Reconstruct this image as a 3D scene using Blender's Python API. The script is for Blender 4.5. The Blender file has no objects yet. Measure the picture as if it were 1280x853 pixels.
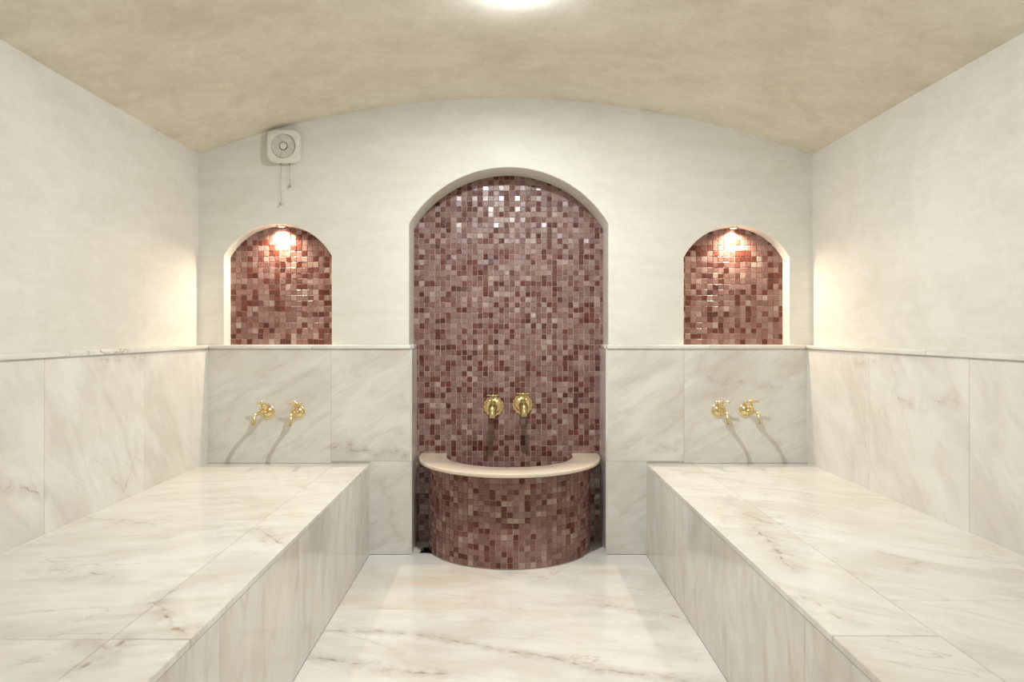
import bpy, bmesh, math, random
from mathutils import Vector, Matrix
from mathutils.geometry import tessellate_polygon

# ------------------------------------------------------------------ camera
sc = bpy.context.scene
C = sc.collection
F = 853.0                       # focal length in pixels of a 1280 px wide frame
EYE = 1.104
cam = bpy.data.cameras.new('camera')
cam.sensor_width = 36.0
cam.lens = 36.0 * F / 1280.0
cam.shift_x = 10.0 / 1280.0
cam.shift_y = -11.5 / 1280.0
cam.clip_start = 0.02
cam.dof.use_dof = True
cam.dof.focus_distance = 3.35
cam.dof.aperture_fstop = 5.0
cam_o = bpy.data.objects.new('camera', cam)
cam_o.location = (0, 0, EYE)
cam_o.rotation_euler = (math.pi / 2, 0, 0)
C.objects.link(cam_o)
sc.camera = cam_o

# ------------------------------------------------------------------ world, exposure, lights
w = bpy.data.worlds.new('world')
w.use_nodes = True
w.node_tree.nodes['Background'].inputs[0].default_value = (0.9, 0.92, 1.0, 1)
w.node_tree.nodes['Background'].inputs[1].default_value = 0.05
sc.world = w
sc.view_settings.view_transform = 'Standard'
sc.view_settings.look = 'None'
sc.view_settings.gamma = 1.0
sc.view_settings.exposure = 0.07
LAMP_WATT = 25.0                # beam of the ceiling lamp by the back wall
LAMP_COLOR = (0.95, 0.975, 0.93)
LAMP_DOME = 190.0               # glow of its dome
REAR_FILL_STRENGTH = 225.0           # added fill lamp behind the camera, out of view
SPOT_WATT = 22.0                # niche downlights
SPOT_COLOR = (1.0, 0.82, 0.60)

# ------------------------------------------------------------------ room numbers (metres)
D = 3.40                        # plaster face of the back wall
MB = 3.38                       # marble face of the back wall
XL, XR = -1.523, 1.535          # plaster side walls
ML, MR = -1.471, 1.503          # marble faces of the side walls
YF = -1.0                       # wall behind the camera
ZS, ZC = 1.985, 2.268           # vault springing, crown
CAPB, CAPT = 1.020, 1.039       # marble ledge
BH = 0.452                      # bench top
BLX, BRX = -0.666, 0.7055       # bench inner faces
RB = 3.587                      # mosaic plane of the big recess
NB = 3.480                      # mosaic plane of the two small niches
rnd = random.Random(7)

# ------------------------------------------------------------------ helpers
def link(o, parent=None):
    C.objects.link(o)
    if parent: o.parent = parent
    return o

def smooth_by_angle(me, deg=35):
    me.polygons.foreach_set('use_smooth', [True] * len(me.polygons))
    bm = bmesh.new(); bm.from_mesh(me)
    lim = math.radians(deg)
    for e in bm.edges:
        if len(e.link_faces) == 2:
            e.smooth = e.calc_face_angle(0) < lim
        else:
            e.smooth = False
    bm.to_mesh(me); bm.free()

def obj(name, bm, m, parent=None, smooth=None, loc=None):
    """one mesh object; loc (world) recentres the geometry on that origin"""
    me = bpy.data.meshes.new(name)
    off = Vector(loc) if loc is not None else Vector((0, 0, 0))
    if loc is not None:
        bmesh.ops.translate(bm, verts=bm.verts, vec=-off)
    bmesh.ops.recalc_face_normals(bm, faces=bm.faces)
    bm.to_mesh(me); bm.free()
    if m: me.materials.append(m)
    if smooth: smooth_by_angle(me, smooth)
    o = bpy.data.objects.new(name, me)
    o.location = off - (Vector(parent.location) if parent else Vector((0, 0, 0)))
    if parent is not None and loc is None:
        o.location = (0, 0, 0)
    return link(o, parent)

def empty(name, loc, rz=0):
    o = bpy.data.objects.new(name, None)
    o.empty_display_size = 0.05
    o.location = loc
    o.rotation_euler = (0, 0, rz)
    return link(o)

def tag(o, label=None, cat=None, group=None, kind=None):
    if label: o['label'] = label
    if cat: o['category'] = cat
    if group: o['group'] = group
    if kind: o['kind'] = kind
    return o

def box(bm, a, b, bevel=0.0, seg=1):
    a, b = Vector(a), Vector(b)
    c = (a + b) / 2; s = b - a
    r = bmesh.ops.create_cube(bm, size=1.0, matrix=Matrix.Translation(c) @ Matrix.Diagonal((abs(s.x), abs(s.y), abs(s.z), 1)))
    if bevel > 0:
        es = set()
        for v in r['verts']: es.update(v.link_edges)
        bmesh.ops.bevel(bm, geom=list(es), offset=bevel, segments=seg, affect='EDGES', profile=0.5)

def lathe(bm, prof, n=32, mat=Matrix.Identity(4), mod=None):
    """prof: list of (r, h) along +Z"""
    rings = []
    for r, h in prof:
        if r < 1e-6:
            rings.append([bm.verts.new(mat @ Vector((0, 0, h)))])
        else:
            ring = []
            for k in range(n):
                a = 2 * math.pi * k / n
                rr = r * (mod(a, r, h) if mod else 1.0)
                ring.append(bm.verts.new(mat @ Vector((rr * math.cos(a), rr * math.sin(a), h))))
            rings.append(ring)
    for A, B in zip(rings[:-1], rings[1:]):
        if len(A) == 1 and len(B) == 1: continue
        for k in range(n):
            k2 = (k + 1) % n
            if len(A) == 1: bm.faces.new((A[0], B[k], B[k2]))
            elif len(B) == 1: bm.faces.new((A[k], A[k2], B[0]))
            else: bm.faces.new((A[k], A[k2], B[k2], B[k]))

def tube(bm, pts, radii, n=12, caps=True):
    pts = [Vector(p) for p in pts]
    rings = []
    up = Vector((0.13, 0.2, 0.97)).normalized()
    prev = None
    for i, p in enumerate(pts):
        t = (pts[min(i + 1, len(pts) - 1)] - pts[max(i - 1, 0)]).normalized()
        if prev is None:
            s = t.cross(up)
            if s.length < 1e-3: s = t.cross(Vector((1, 0, 0)))
        else:
            s = prev - t * prev.dot(t)
        s.normalize(); prev = s
        u = t.cross(s)
        rings.append([bm.verts.new(p + (s * math.cos(a) + u * math.sin(a)) * radii[i])
                      for a in [2 * math.pi * k / n for k in range(n)]])
    for A, B in zip(rings[:-1], rings[1:]):
        for k in range(n):
            bm.faces.new((A[k], A[(k + 1) % n], B[(k + 1) % n], B[k]))
    if caps:
        bm.faces.new(rings[0]); bm.faces.new(rings[-1])

def bez(p0, p1, p2, p3, n):
    out = []
    for i in range(n + 1):
        t = i / n; s = 1 - t
        out.append(Vector(p0) * s**3 + Vector(p1) * 3 * s * s * t + Vector(p2) * 3 * s * t * t + Vector(p3) * t**3)
    return out

def ball(bm, c, r, sx=1, sy=1, sz=1, u=16, v=10):
    bmesh.ops.create_uvsphere(bm, u_segments=u, v_segments=v, radius=r,
                              matrix=Matrix.Translation(c) @ Matrix.Diagonal((sx, sy, sz, 1)))

# ------------------------------------------------------------------ materials
class NT:
    def __init__(s, name):
        s.m = bpy.data.materials.new(name); s.m.use_nodes = True
        s.t = s.m.node_tree; s.b = s.t.nodes['Principled BSDF']
    def n(s, typ, **kw):
        nd = s.t.nodes.new(typ)
        for k, v in kw.items():
            if k.startswith('i_'): nd.inputs[k[2:].replace('_', ' ')].default_value = v
            else: setattr(nd, k, v)
        return nd
    def l(s, a, b): s.t.links.new(a, b)
    def math(s, op, a, b=None, clamp=False):
        nd = s.n('ShaderNodeMath', operation=op); nd.use_clamp = clamp
        for i, x in enumerate((a, b)):
            if x is None: continue
            if isinstance(x, (int, float)): nd.inputs[i].default_value = x
            else: s.l(x, nd.inputs[i])
        return nd.outputs[0]
    def ramp(s, fac, stops):
        nd = s.n('ShaderNodeValToRGB')
        e = nd.color_ramp.elements
        while len(e) < len(stops): e.new(0.5)
        for i, (p, c) in enumerate(stops):
            e[i].position = p
            e[i].color = (c[0], c[1], c[2], 1) if not isinstance(c, (int, float)) else (c, c, c, 1)
        s.l(fac, nd.inputs[0]); return nd.outputs[0]
    def mix(s, fac, a, b, typ='MIX'):
        nd = s.n('ShaderNodeMix', data_type='RGBA', blend_type=typ)
        for i, x in ((0, fac), (6, a), (7, b)):
            if isinstance(x, (int, float)): nd.inputs[i].default_value = x
            elif isinstance(x, tuple): nd.inputs[i].default_value = (x[0], x[1], x[2], 1)
            else: s.l(x, nd.inputs[i])
        return nd.outputs[2]
    def noise(s, vec, scale, detail=4, rough=0.55, dist=0.0):
        nd = s.n('ShaderNodeTexNoise')
        nd.inputs['Scale'].default_value = scale; nd.inputs['Detail'].default_value = detail
        nd.inputs['Roughness'].default_value = rough; nd.inputs['Distortion'].default_value = dist
        s.l(vec, nd.inputs['Vector']); return nd.outputs[0]
    def mapping(s, vec, rot=(0, 0, 0), scale=(1, 1, 1), loc=(0, 0, 0), typ='POINT'):
        nd = s.n('ShaderNodeMapping', vector_type=typ)
        nd.inputs['Rotation'].default_value = [math.radians(a) for a in rot]
        nd.inputs['Scale'].default_value = scale
        nd.inputs['Location'].default_value = loc
        s.l(vec, nd.inputs['Vector']); return nd.outputs[0]
    def bump(s, h, strength, dist=0.002):
        nd = s.n('ShaderNodeBump'); nd.inputs['Strength'].default_value = strength
        nd.inputs['Distance'].default_value = dist
        s.l(h, nd.inputs['Height']); s.l(nd.outputs[0], s.b.inputs['Normal'])

def marble(name, plane, angle, veins=(), stains=(), warm=0.0, vein_amt=1.0, streak=1.0, offset=(0, 0), rough=0.11, tint=1.0):
    """plane: which object axes are (u, v); angle of the grain in that plane; veins: hand-laid veins
    [(points (u,v) world metres, width, strength)]"""
    N = NT(name)
    geo = N.n('ShaderNodeNewGeometry')
    sep = N.n('ShaderNodeSeparateXYZ'); N.l(geo.outputs['Position'], sep.inputs[0])
    ax = {'x': 0, 'y': 1, 'z': 2}
    comb = N.n('ShaderNodeCombineXYZ')
    N.l(sep.outputs[ax[plane[0]]], comb.inputs[0]); N.l(sep.outputs[ax[plane[1]]], comb.inputs[1])
    uv = comb.outputs[0]
    oi = N.n('ShaderNodeObjectInfo')
    rc = N.n('ShaderNodeCombineXYZ')
    N.l(N.math('MULTIPLY', oi.outputs['Random'], 41.0), rc.inputs[0])
    N.l(N.math('MULTIPLY', oi.outputs['Random'], 173.0), rc.inputs[1])
    N.l(N.math('MULTIPLY', oi.outputs['Random'], 7.0), rc.inputs[2])
    add = N.n('ShaderNodeVectorMath', operation='ADD'); N.l(uv, add.inputs[0]); N.l(rc.outputs[0], add.inputs[1])
    v = add.outputs[0]
    r1 = N.mapping(v, rot=(0, 0, -angle))
    g = N.mapping(r1, scale=(1.0, 3.6, 1.0))                      # along grain / across
    base_w = (0.81 * tint, 0.80 * tint, 0.765 * tint)
    cloud = N.noise(N.mapping(r1, scale=(1, 1.8, 1)), 2.2, 5, 0.6, 0.6)
    col = N.ramp(cloud, [(0.36, (0.70 * tint, 0.665 * tint, 0.615 * tint)), (0.58, base_w)])
    st = N.noise(g, 4.2, 8, 0.62, 1.1)
    stm = N.ramp(st, [(0.50, 0.0), (0.74, 1.0)])
    col = N.mix(N.math('MULTIPLY', stm, 0.62 * streak), col, (0.53, 0.47, 0.40))
    fine = N.noise(N.mapping(r1, scale=(1.0, 9.0, 1.0)), 9, 6, 0.65, 0.8)
    col = N.mix(N.math('MULTIPLY', N.ramp(fine, [(0.55, 0.0), (0.8, 1.0)]), 0.30 * streak), col, (0.60, 0.50, 0.42))
    # white crystalline patches
    wh = N.noise(g, 2.4, 6, 0.6, 0.5)
    col = N.mix(N.math('MULTIPLY', N.ramp(wh, [(0.55, 0.0), (0.75, 1.0)]), 0.6), col, (0.86, 0.855, 0.82))
    # thin veins
    vn = N.noise(N.mapping(r1, scale=(1.0, 2.7, 1.0), loc=(3.1, 8.2, 1.7)), 1.5, 7, 0.52, 1.0)
    d = N.math('ABSOLUTE', N.math('SUBTRACT', vn, 0.5))
    vm = N.ramp(d, [(0.0, 1.0), (0.0075, 0.0)])
    gate = N.ramp(N.noise(N.mapping(r1, loc=(9, 4, 2)), 2.6, 3, 0.5), [(0.50, 0.0), (0.64, 1.0)])
    vm = N.math('MULTIPLY', vm, gate)
    col = N.mix(N.math('MULTIPLY', vm, 0.55 * vein_amt), col, (0.36, 0.27, 0.20))
    if warm:
        wn = N.noise(N.mapping(v, loc=(5, 5, 5)), 1.9, 4, 0.6, 0.5)
        col = N.mix(N.math('MULTIPLY', N.ramp(wn, [(0.47, 0.0), (0.68, 1.0)]), warm), col, (0.80, 0.62, 0.44))
    # hand laid veins: distance to a polyline in world metres, wobbled
    if veins:
        wob = N.n('ShaderNodeTexNoise'); wob.inputs['Scale'].default_value = 14; wob.inputs['Detail'].default_value = 6
        N.l(uv, wob.inputs['Vector'])
        wsub = N.n('ShaderNodeVectorMath', operation='SUBTRACT'); N.l(wob.outputs['Color'], wsub.inputs[0])
        wsub.inputs[1].default_value = (0.5, 0.5, 0.5)
        wsc = N.n('ShaderNodeVectorMath', operation='SCALE'); N.l(wsub.outputs[0], wsc.inputs[0]); wsc.inputs['Scale'].default_value = 0.055
        wadd = N.n('ShaderNodeVectorMath', operation='ADD'); N.l(uv, wadd.inputs[0]); N.l(wsc.outputs[0], wadd.inputs[1])
        p = wadd.outputs[0]
        brk = N.ramp(N.noise(uv, 22, 4, 0.6), [(0.40, 0.25), (0.58, 1.0)])
        def seg(a, b, wd):
            ab = (b[0] - a[0], b[1] - a[1], 0.0)
            L2 = ab[0] ** 2 + ab[1] ** 2
            s1 = N.n('ShaderNodeVectorMath', operation='SUBTRACT'); N.l(p, s1.inputs[0]); s1.inputs[1].default_value = (a[0], a[1], 0)
            dt = N.n('ShaderNodeVectorMath', operation='DOT_PRODUCT'); N.l(s1.outputs[0], dt.inputs[0]); dt.inputs[1].default_value = ab
            t = N.math('DIVIDE', dt.outputs['Value'], L2, clamp=True)
            sc_ = N.n('ShaderNodeVectorMath', operation='SCALE'); sc_.inputs[0].default_value = ab; N.l(t, sc_.inputs['Scale'])
            s2 = N.n('ShaderNodeVectorMath', operation='SUBTRACT'); N.l(s1.outputs[0], s2.inputs[0]); N.l(sc_.outputs[0], s2.inputs[1])
            ln = N.n('ShaderNodeVectorMath', operation='LENGTH'); N.l(s2.outputs[0], ln.inputs[0])
            return N.math('DIVIDE', ln.outputs['Value'], wd)
        for pts, wd, stg in veins:
            acc = None
            for a, b in zip(pts[:-1], pts[1:]):
                dd = seg(a, b, wd)
                acc = dd if acc is None else N.math('MINIMUM', acc, dd)
            halo = N.ramp(N.math('DIVIDE', acc, 6.0), [(0.0, 0.4), (1.0, 0.0)])
            core = N.ramp(acc, [(0.15, 1.0), (1.0, 0.0)])
            m_ = N.math('MULTIPLY', N.math('MAXIMUM', core, halo), brk)
            col = N.mix(N.math('MULTIPLY', m_, min(1.0, stg * 1.35)), col, (0.34, 0.255, 0.19))
    for (cu, cv), (ru, rv), c_, amt in stains:
        sb = N.n('ShaderNodeVectorMath', operation='SUBTRACT'); N.l(uv, sb.inputs[0]); sb.inputs[1].default_value = (cu, cv, 0)
        dv = N.n('ShaderNodeVectorMath', operation='DIVIDE'); N.l(sb.outputs[0], dv.inputs[0]); dv.inputs[1].default_value = (ru, rv, 1)
        ln = N.n('ShaderNodeVectorMath', operation='LENGTH'); N.l(dv.outputs[0], ln.inputs[0])
        nz = N.noise(N.mapping(uv, scale=(1, 3, 1)), 7, 6, 0.65, 1.0)
        f_ = N.ramp(N.math('ADD', ln.outputs['Value'], N.math('MULTIPLY', N.math('SUBTRACT', nz, 0.5), 2.6)), [(0.25, 1.0), (0.95, 0.0)])
        col = N.mix(N.math('MULTIPLY', f_, amt), col, c_)
    N.l(col, N.b.inputs['Base Color'])
    N.b.inputs['Roughness'].default_value = rough
    N.b.inputs['Specular IOR Level'].default_value = 0.5
    N.bump(N.noise(uv, 3.0, 2), 0.02, 0.01)
    return N.m

def plaster(name, c_lo, c_hi, rough, bump, dist=0.7):
    N = NT(name)
    tc = N.n('ShaderNodeNewGeometry').outputs['Position']
    big = N.noise(tc, 1.3, 5, 0.6, 0.4)
    brush = N.noise(N.mapping(tc, rot=(20, 30, 15), scale=(0.7, 1, 2.6)), 5.0, 8, 0.66, dist)
    fine = N.noise(N.mapping(tc, rot=(10, 20, 40), scale=(1, 1, 1.7)), 21, 6, 0.7, 0.6)
    f = N.math('ADD', N.math('ADD', N.math('MULTIPLY', big, 0.36), N.math('MULTIPLY', brush, 0.40)), N.math('MULTIPLY', fine, 0.24))
    col = N.ramp(f, [(0.40, c_lo), (0.58, c_hi)])
    sp = N.noise(tc, 55, 3, 0.6)
    col = N.mix(N.math('MULTIPLY', N.ramp(sp, [(0.66, 0.0), (0.8, 1.0)]), 0.25), col, tuple(x * 0.75 for x in c_lo))
    N.l(col, N.b.inputs['Base Color'])
    N.l(N.ramp(brush, [(0.3, rough - 0.06), (0.7, rough + 0.1)]), N.b.inputs['Roughness'])
    N.b.inputs['Specular IOR Level'].default_value = 0.35
    h = N.math('ADD', N.math('MULTIPLY', N.noise(tc, 2.2, 3), 3.0), N.math('MULTIPLY', brush, 0.5))
    N.bump(h, bump, 0.006)
    return N.m

def plain(name, c, rough=0.5, metal=0.0, bump=None, spec=0.5):
    N = NT(name)
    tc = N.n('ShaderNodeTexCoord').outputs['Object']
    f = N.noise(tc, 30, 4)
    col = N.ramp(f, [(0.3, tuple(x * 0.86 for x in c)), (0.7, c)])
    N.l(col, N.b.inputs['Base Color'])
    N.b.inputs['Roughness'].default_value = rough
    N.b.inputs['Metallic'].default_value = metal
    N.b.inputs['Specular IOR Level'].default_value = spec
    if bump: N.bump(N.noise(tc, bump[0], 4), bump[1], 0.001)
    return N.m

def emis(name, c, s):
    N = NT(name)
    N.b.inputs['Base Color'].default_value = (1, 1, 1, 1)
    N.b.inputs['Emission Color'].default_value = (*c, 1)
    N.b.inputs['Emission Strength'].default_value = s
    return N.m

def mosaic_mat(name, rough, wob, coat=0.9, cr0=0.05):
    """colour of each tile comes from the 'tile' attribute stored per tile"""
    N = NT(name)
    at = N.n('ShaderNodeAttribute'); at.attribute_name = 'tile'
    sep = N.n('ShaderNodeSeparateColor'); N.l(at.outputs['Color'], sep.inputs[0])
    r = sep.outputs[0]
    ci = N.n('ShaderNodeValToRGB'); cr = ci.color_ramp; cr.interpolation = 'LINEAR'
    stops = [(0.0, (0.088, 0.020, 0.013)), (0.13, (0.155, 0.040, 0.026)), (0.17, (0.160, 0.055, 0.042)),
             (0.45, (0.210, 0.094, 0.076)), (0.78, (0.295, 0.168, 0.142)), (0.93, (0.360, 0.235, 0.205)), (1.0, (0.42, 0.31, 0.25))]
    e = cr.elements
    while len(e) < len(stops): e.new(0.5)
    for i, (p, c) in enumerate(stops):
        e[i].position = p; e[i].color = (*c, 1)
    N.l(r, ci.inputs[0])
    geo = N.n('ShaderNodeNewGeometry').outputs['Position']
    mott = N.noise(geo, 240, 3, 0.6, 0.5)
    col = N.mix(N.math('MULTIPLY', N.math('MULTIPLY', N.ramp(mott, [(0.45, 0.0), (0.75, 1.0)]), N.ramp(r, [(0.14, 0.1), (0.18, 1.0)])), 0.35), ci.outputs[0], (0.50, 0.36, 0.32))
    N.l(col, N.b.inputs['Base Color'])
    N.l(N.math('ADD', N.math('MULTIPLY', sep.outputs[1], 0.22), rough), N.b.inputs['Roughness'])
    N.b.inputs['Specular IOR Level'].default_value = 0.3
    N.l(N.math('MULTIPLY', N.ramp(sep.outputs[2], [(0.25, 0.25), (0.65, 1.0)]), N.math('MULTIPLY', N.ramp(r, [(0.14, 0.25), (0.18, 1.0)]), coat)), N.b.inputs['Coat Weight'])
    N.b.inputs['Coat IOR'].default_value = 1.85
    N.b.inputs['Coat Tint'].default_value = (0.93, 0.92, 1.0, 1)
    N.l(N.math('ADD', N.math('MULTIPLY', sep.outputs[1], 0.24), cr0 + 0.09), N.b.inputs['Coat Roughness'])
    h = N.noise(geo, 90, 4, 0.6, 0.6)
    N.bump(h, wob, 0.004)
    return N.m

# plane grain angles measured in (u, v)
def dep(py, h=EYE): return h * F / (py - 415.0)
def flr(px, py, z=0.0):
    d_ = dep(py, EYE - z); return ((px - 630) * d_ / F, d_)
def bck(px, py, d_=MB): return ((px - 630) * d_ / F, EYE - (py - 415) * d_ / F)
def sid(px, py, X):
    d_ = X * F / (px - 630.0); return (d_, EYE - (py - 415) * d_ / F)

V_FLOOR = [([flr(395, 788), flr(470, 790), flr(545, 797), flr(620, 811), flr(690, 822), flr(745, 838), flr(820, 846), flr(900, 858)], 0.007, 0.75),
           ([flr(385, 822), flr(440, 830), flr(500, 838), flr(560, 845)], 0.009, 0.8),
           ([flr(760, 757), flr(800, 764), flr(840, 770), flr(862, 776)], 0.010, 0.55)]
V_BACK = [([bck(415, 559), bck(436, 555), bck(437, 562), bck(470, 566), bck(500, 566), bck(508, 570)], 0.005, 0.7),
          ([bck(478, 602), bck(490, 632), bck(488, 650), bck(495, 668), bck(503, 676)], 0.004, 0.35),
          ([bck(882, 472), bck(893, 478), bck(913, 475), bck(935, 476), bck(960, 485), bck(1000, 482)], 0.005, 0.45),
          ([bck(812, 552), bck(828, 558), bck(842, 564), bck(858, 548)], 0.005, 0.4),
          ([bck(870, 470), bck(876, 445)], 0.006, 0.3)]
V_LEFT = [([sid(0, 610, ML), sid(20, 607, ML), sid(40, 617, ML), sid(55, 619, ML)], 0.006, 0.7),
          ([sid(125, 452, ML), sid(140, 449, ML), sid(165, 447, ML), sid(182, 449, ML)], 0.008, 0.4),
          ([sid(120, 575, ML), sid(155, 615, ML), sid(172, 560, ML)], 0.012, 0.3)]
V_RIGHT = [([sid(1118, 490, MR), sid(1130, 503, MR), sid(1150, 510, MR), sid(1185, 500, MR), sid(1200, 498, MR)], 0.006, 0.5),
           ([sid(1070, 455, MR), sid(1090, 452, MR), sid(1120, 446, MR), sid(1160, 440, MR)], 0.006, 0.35)]
V_TOPL = [([flr(190, 754, BH), flr(205, 765, BH), flr(222, 785, BH), flr(236, 800, BH)], 0.010, 0.75),
          ([flr(225, 735, BH), flr(205, 744, BH), flr(190, 754, BH)], 0.007, 0.5),
          ([flr(110, 803, BH), flr(135, 812, BH), flr(150, 803, BH), flr(105, 835, BH)], 0.010, 0.75),
          ([flr(320, 662, BH), flr(335, 668, BH), flr(352, 680, BH)], 0.009, 0.6),
          ([flr(95, 648, BH), flr(150, 650, BH), flr(190, 656, BH)], 0.009, 0.5),
          ([flr(55, 712, BH), flr(100, 716, BH), flr(140, 722, BH)], 0.012, 0.5)]
V_TOPR = [([flr(945, 660, BH), flr(950, 668, BH), flr(975, 690, BH), flr(980, 704, BH), flr(992, 712, BH)], 0.010, 0.65),
          ([flr(930, 642, BH), flr(950, 652, BH), flr(965, 656, BH)], 0.009, 0.5),
          ([flr(1000, 742, BH), flr(1030, 763, BH), flr(1060, 778, BH)], 0.009, 0.5),
          ([flr(1100, 690, BH), flr(1130, 700, BH), flr(1150, 703, BH), flr(1130, 712, BH)], 0.010, 0.4)]

m_floor = marble('marble_floor', 'xy', -8, V_FLOOR, stains=[(flr(545, 728), (0.24, 0.10), (0.78, 0.66, 0.50), 0.6), (flr(440, 748), (0.12, 0.10), (0.70, 0.62, 0.50), 0.4), (flr(770, 715), (0.14, 0.06), (0.72, 0.58, 0.44), 0.45)], warm=0.2, streak=0.55, vein_amt=0.8)
m_back = marble('marble_back', 'xz', 28, V_BACK, streak=0.9, vein_amt=0.35, tint=0.93)
m_left = marble('marble_left', 'yz', 125, V_LEFT, streak=0.5, vein_amt=0.3, warm=0.10)
m_right = marble('marble_right', 'yz', 50, V_RIGHT, streak=0.5, vein_amt=0.3, warm=0.10)
m_topl = marble('marble_bench_top', 'xy', 12, V_TOPL, streak=0.9, vein_amt=0.9, warm=0.1)
m_topr = marble('marble_bench_top_right', 'xy', -35, V_TOPR, streak=0.9, vein_amt=0.9, warm=0.1)
m_front = marble('marble_bench_front', 'yz', 84, (), streak=1.15, vein_amt=0.35, warm=0.25, tint=0.93)
m_cap = marble('marble_ledge', 'xz', 10, (), streak=0.3, vein_amt=1.2, warm=0.2)
m_capy = marble('marble_ledge_side', 'yz', 10, (), streak=0.3, vein_amt=1.6, warm=0.2)
m_jamb = marble('marble_jamb', 'yz', 70, (), streak=0.8, vein_amt=0.3, tint=0.9, rough=0.10)
m_rim = marble('marble_rim', 'xy', 20, (), stains=[((0.028, 3.3), (1.2, 1.2), (0.80, 0.64, 0.50), 0.7)], streak=0.9, vein_amt=1.2, warm=0.9, tint=0.88)
m_wall = plaster('plaster_wall', (0.73, 0.705, 0.64), (0.815, 0.80, 0.745), 0.42, 0.3)
m_ceil = plaster('plaster_ceiling', (0.66, 0.60, 0.48), (0.83, 0.775, 0.655), 0.38, 0.3, 0.5)
m_grout = plain('joint_grout', (0.60, 0.56, 0.46), 0.9)
m_mgrout = plain('mosaic_grout', (0.60, 0.47, 0.42), 0.85)
m_mos = mosaic_mat('mosaic_glass', 0.20, 1.0)
m_mosn = mosaic_mat('mosaic_niche', 0.30, 0.6, 0.5, 0.15)
m_mosb = mosaic_mat('mosaic_basin', 0.34, 0.5, 0.25, 0.2)
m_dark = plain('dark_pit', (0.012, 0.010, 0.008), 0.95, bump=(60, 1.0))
m_brass = plain('polished_brass', (0.84, 0.68, 0.38), 0.20, 1.0)
m_brass2 = plain('aged_brass', (0.56, 0.47, 0.22), 0.34, 1.0, bump=(120, 0.3))
m_gilt = plain('gilt_brass', (0.90, 0.70, 0.38), 0.36, 1.0, bump=(90, 0.3))
m_plast = plain('white_plastic', (0.84, 0.83, 0.76), 0.32)
m_plast2 = plain('grey_plastic', (0.70, 0.70, 0.65), 0.4)
m_bell = plain('dull_bell', (0.40, 0.38, 0.33), 0.5)
m_black = plain('black_gap', (0.02, 0.02, 0.02), 0.8)
m_cord = plain('cord', (0.42, 0.38, 0.32), 0.8)
m_chrome = plain('brushed_ring', (0.75, 0.72, 0.68), 0.3, 1.0)
m_lens = emis('warm_lens', (1.0, 0.82, 0.60), 18.0)
m_dome = emis('lamp_dome', (0.86, 0.94, 1.06), LAMP_DOME)
m_fill_dome = emis('fill_dome_rear', LAMP_COLOR, REAR_FILL_STRENGTH)  # glow of the added rear fill lamp

# ------------------------------------------------------------------ arches
def arch(cx, hw, z0, zsp, rise, n=40):
    """closed outline (x, z), counter-clockwise from lower left"""
    R = (hw * hw + rise * rise) / (2 * rise)
    a0 = math.asin(min(1.0, hw / R))
    if rise > hw: a0 = math.pi - a0
    zc = zsp + rise - R
    pts = [(cx - hw, z0), (cx + hw, z0)]
    for i in range(n + 1):
        a = a0 - 2 * a0 * i / n
        pts.append((cx + R * math.sin(a), zc + R * math.cos(a)))
    return pts

def offset_poly(pts, d, keep_bottom):
    """grow a closed ccw outline by d; keep_bottom leaves the z of the first two points"""
    n = len(pts); out = []
    for i in range(n):
        p0, p1, p2 = Vector(pts[i - 1]), Vector(pts[i]), Vector(pts[(i + 1) % n])
        e1 = (p1 - p0).normalized(); e2 = (p2 - p1).normalized()
        n1 = Vector((e1.y, -e1.x)); n2 = Vector((e2.y, -e2.x))
        nn = (n1 + n2); nn.normalize()
        q = p1 + nn * (d / max(0.5, nn.dot(n1)))
        if keep_bottom and i < 2:
            q = Vector((p1.x + (-d if i == 0 else d), p1.y))
        out.append((q.x, q.y))
    return out

def mpx(px): return (px - 630) * D / F
def mpz(py): return EYE - (py - 415) * D / F
A_C = dict(cx=0.0232, hw=0.496, z0=0.0, zsp=mpz(279.5), rise=0.280)
A_L = dict(cx=mpx(347.5), hw=0.267, z0=CAPT - 0.004, zsp=mpz(320), rise=0.158)
A_R = dict(cx=mpx(920.5), hw=0.262, z0=CAPT - 0.004, zsp=mpz(322), rise=0.158)

def vault_z(x, off=0.0):
    hw = (XR - XL) / 2; cx = (XR + XL) / 2; rise = ZC - ZS
    R = (hw * hw + rise * rise) / (2 * rise)
    return ZC - R + math.sqrt(max(0.0, (R + off) ** 2 - (x - cx) ** 2))

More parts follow.
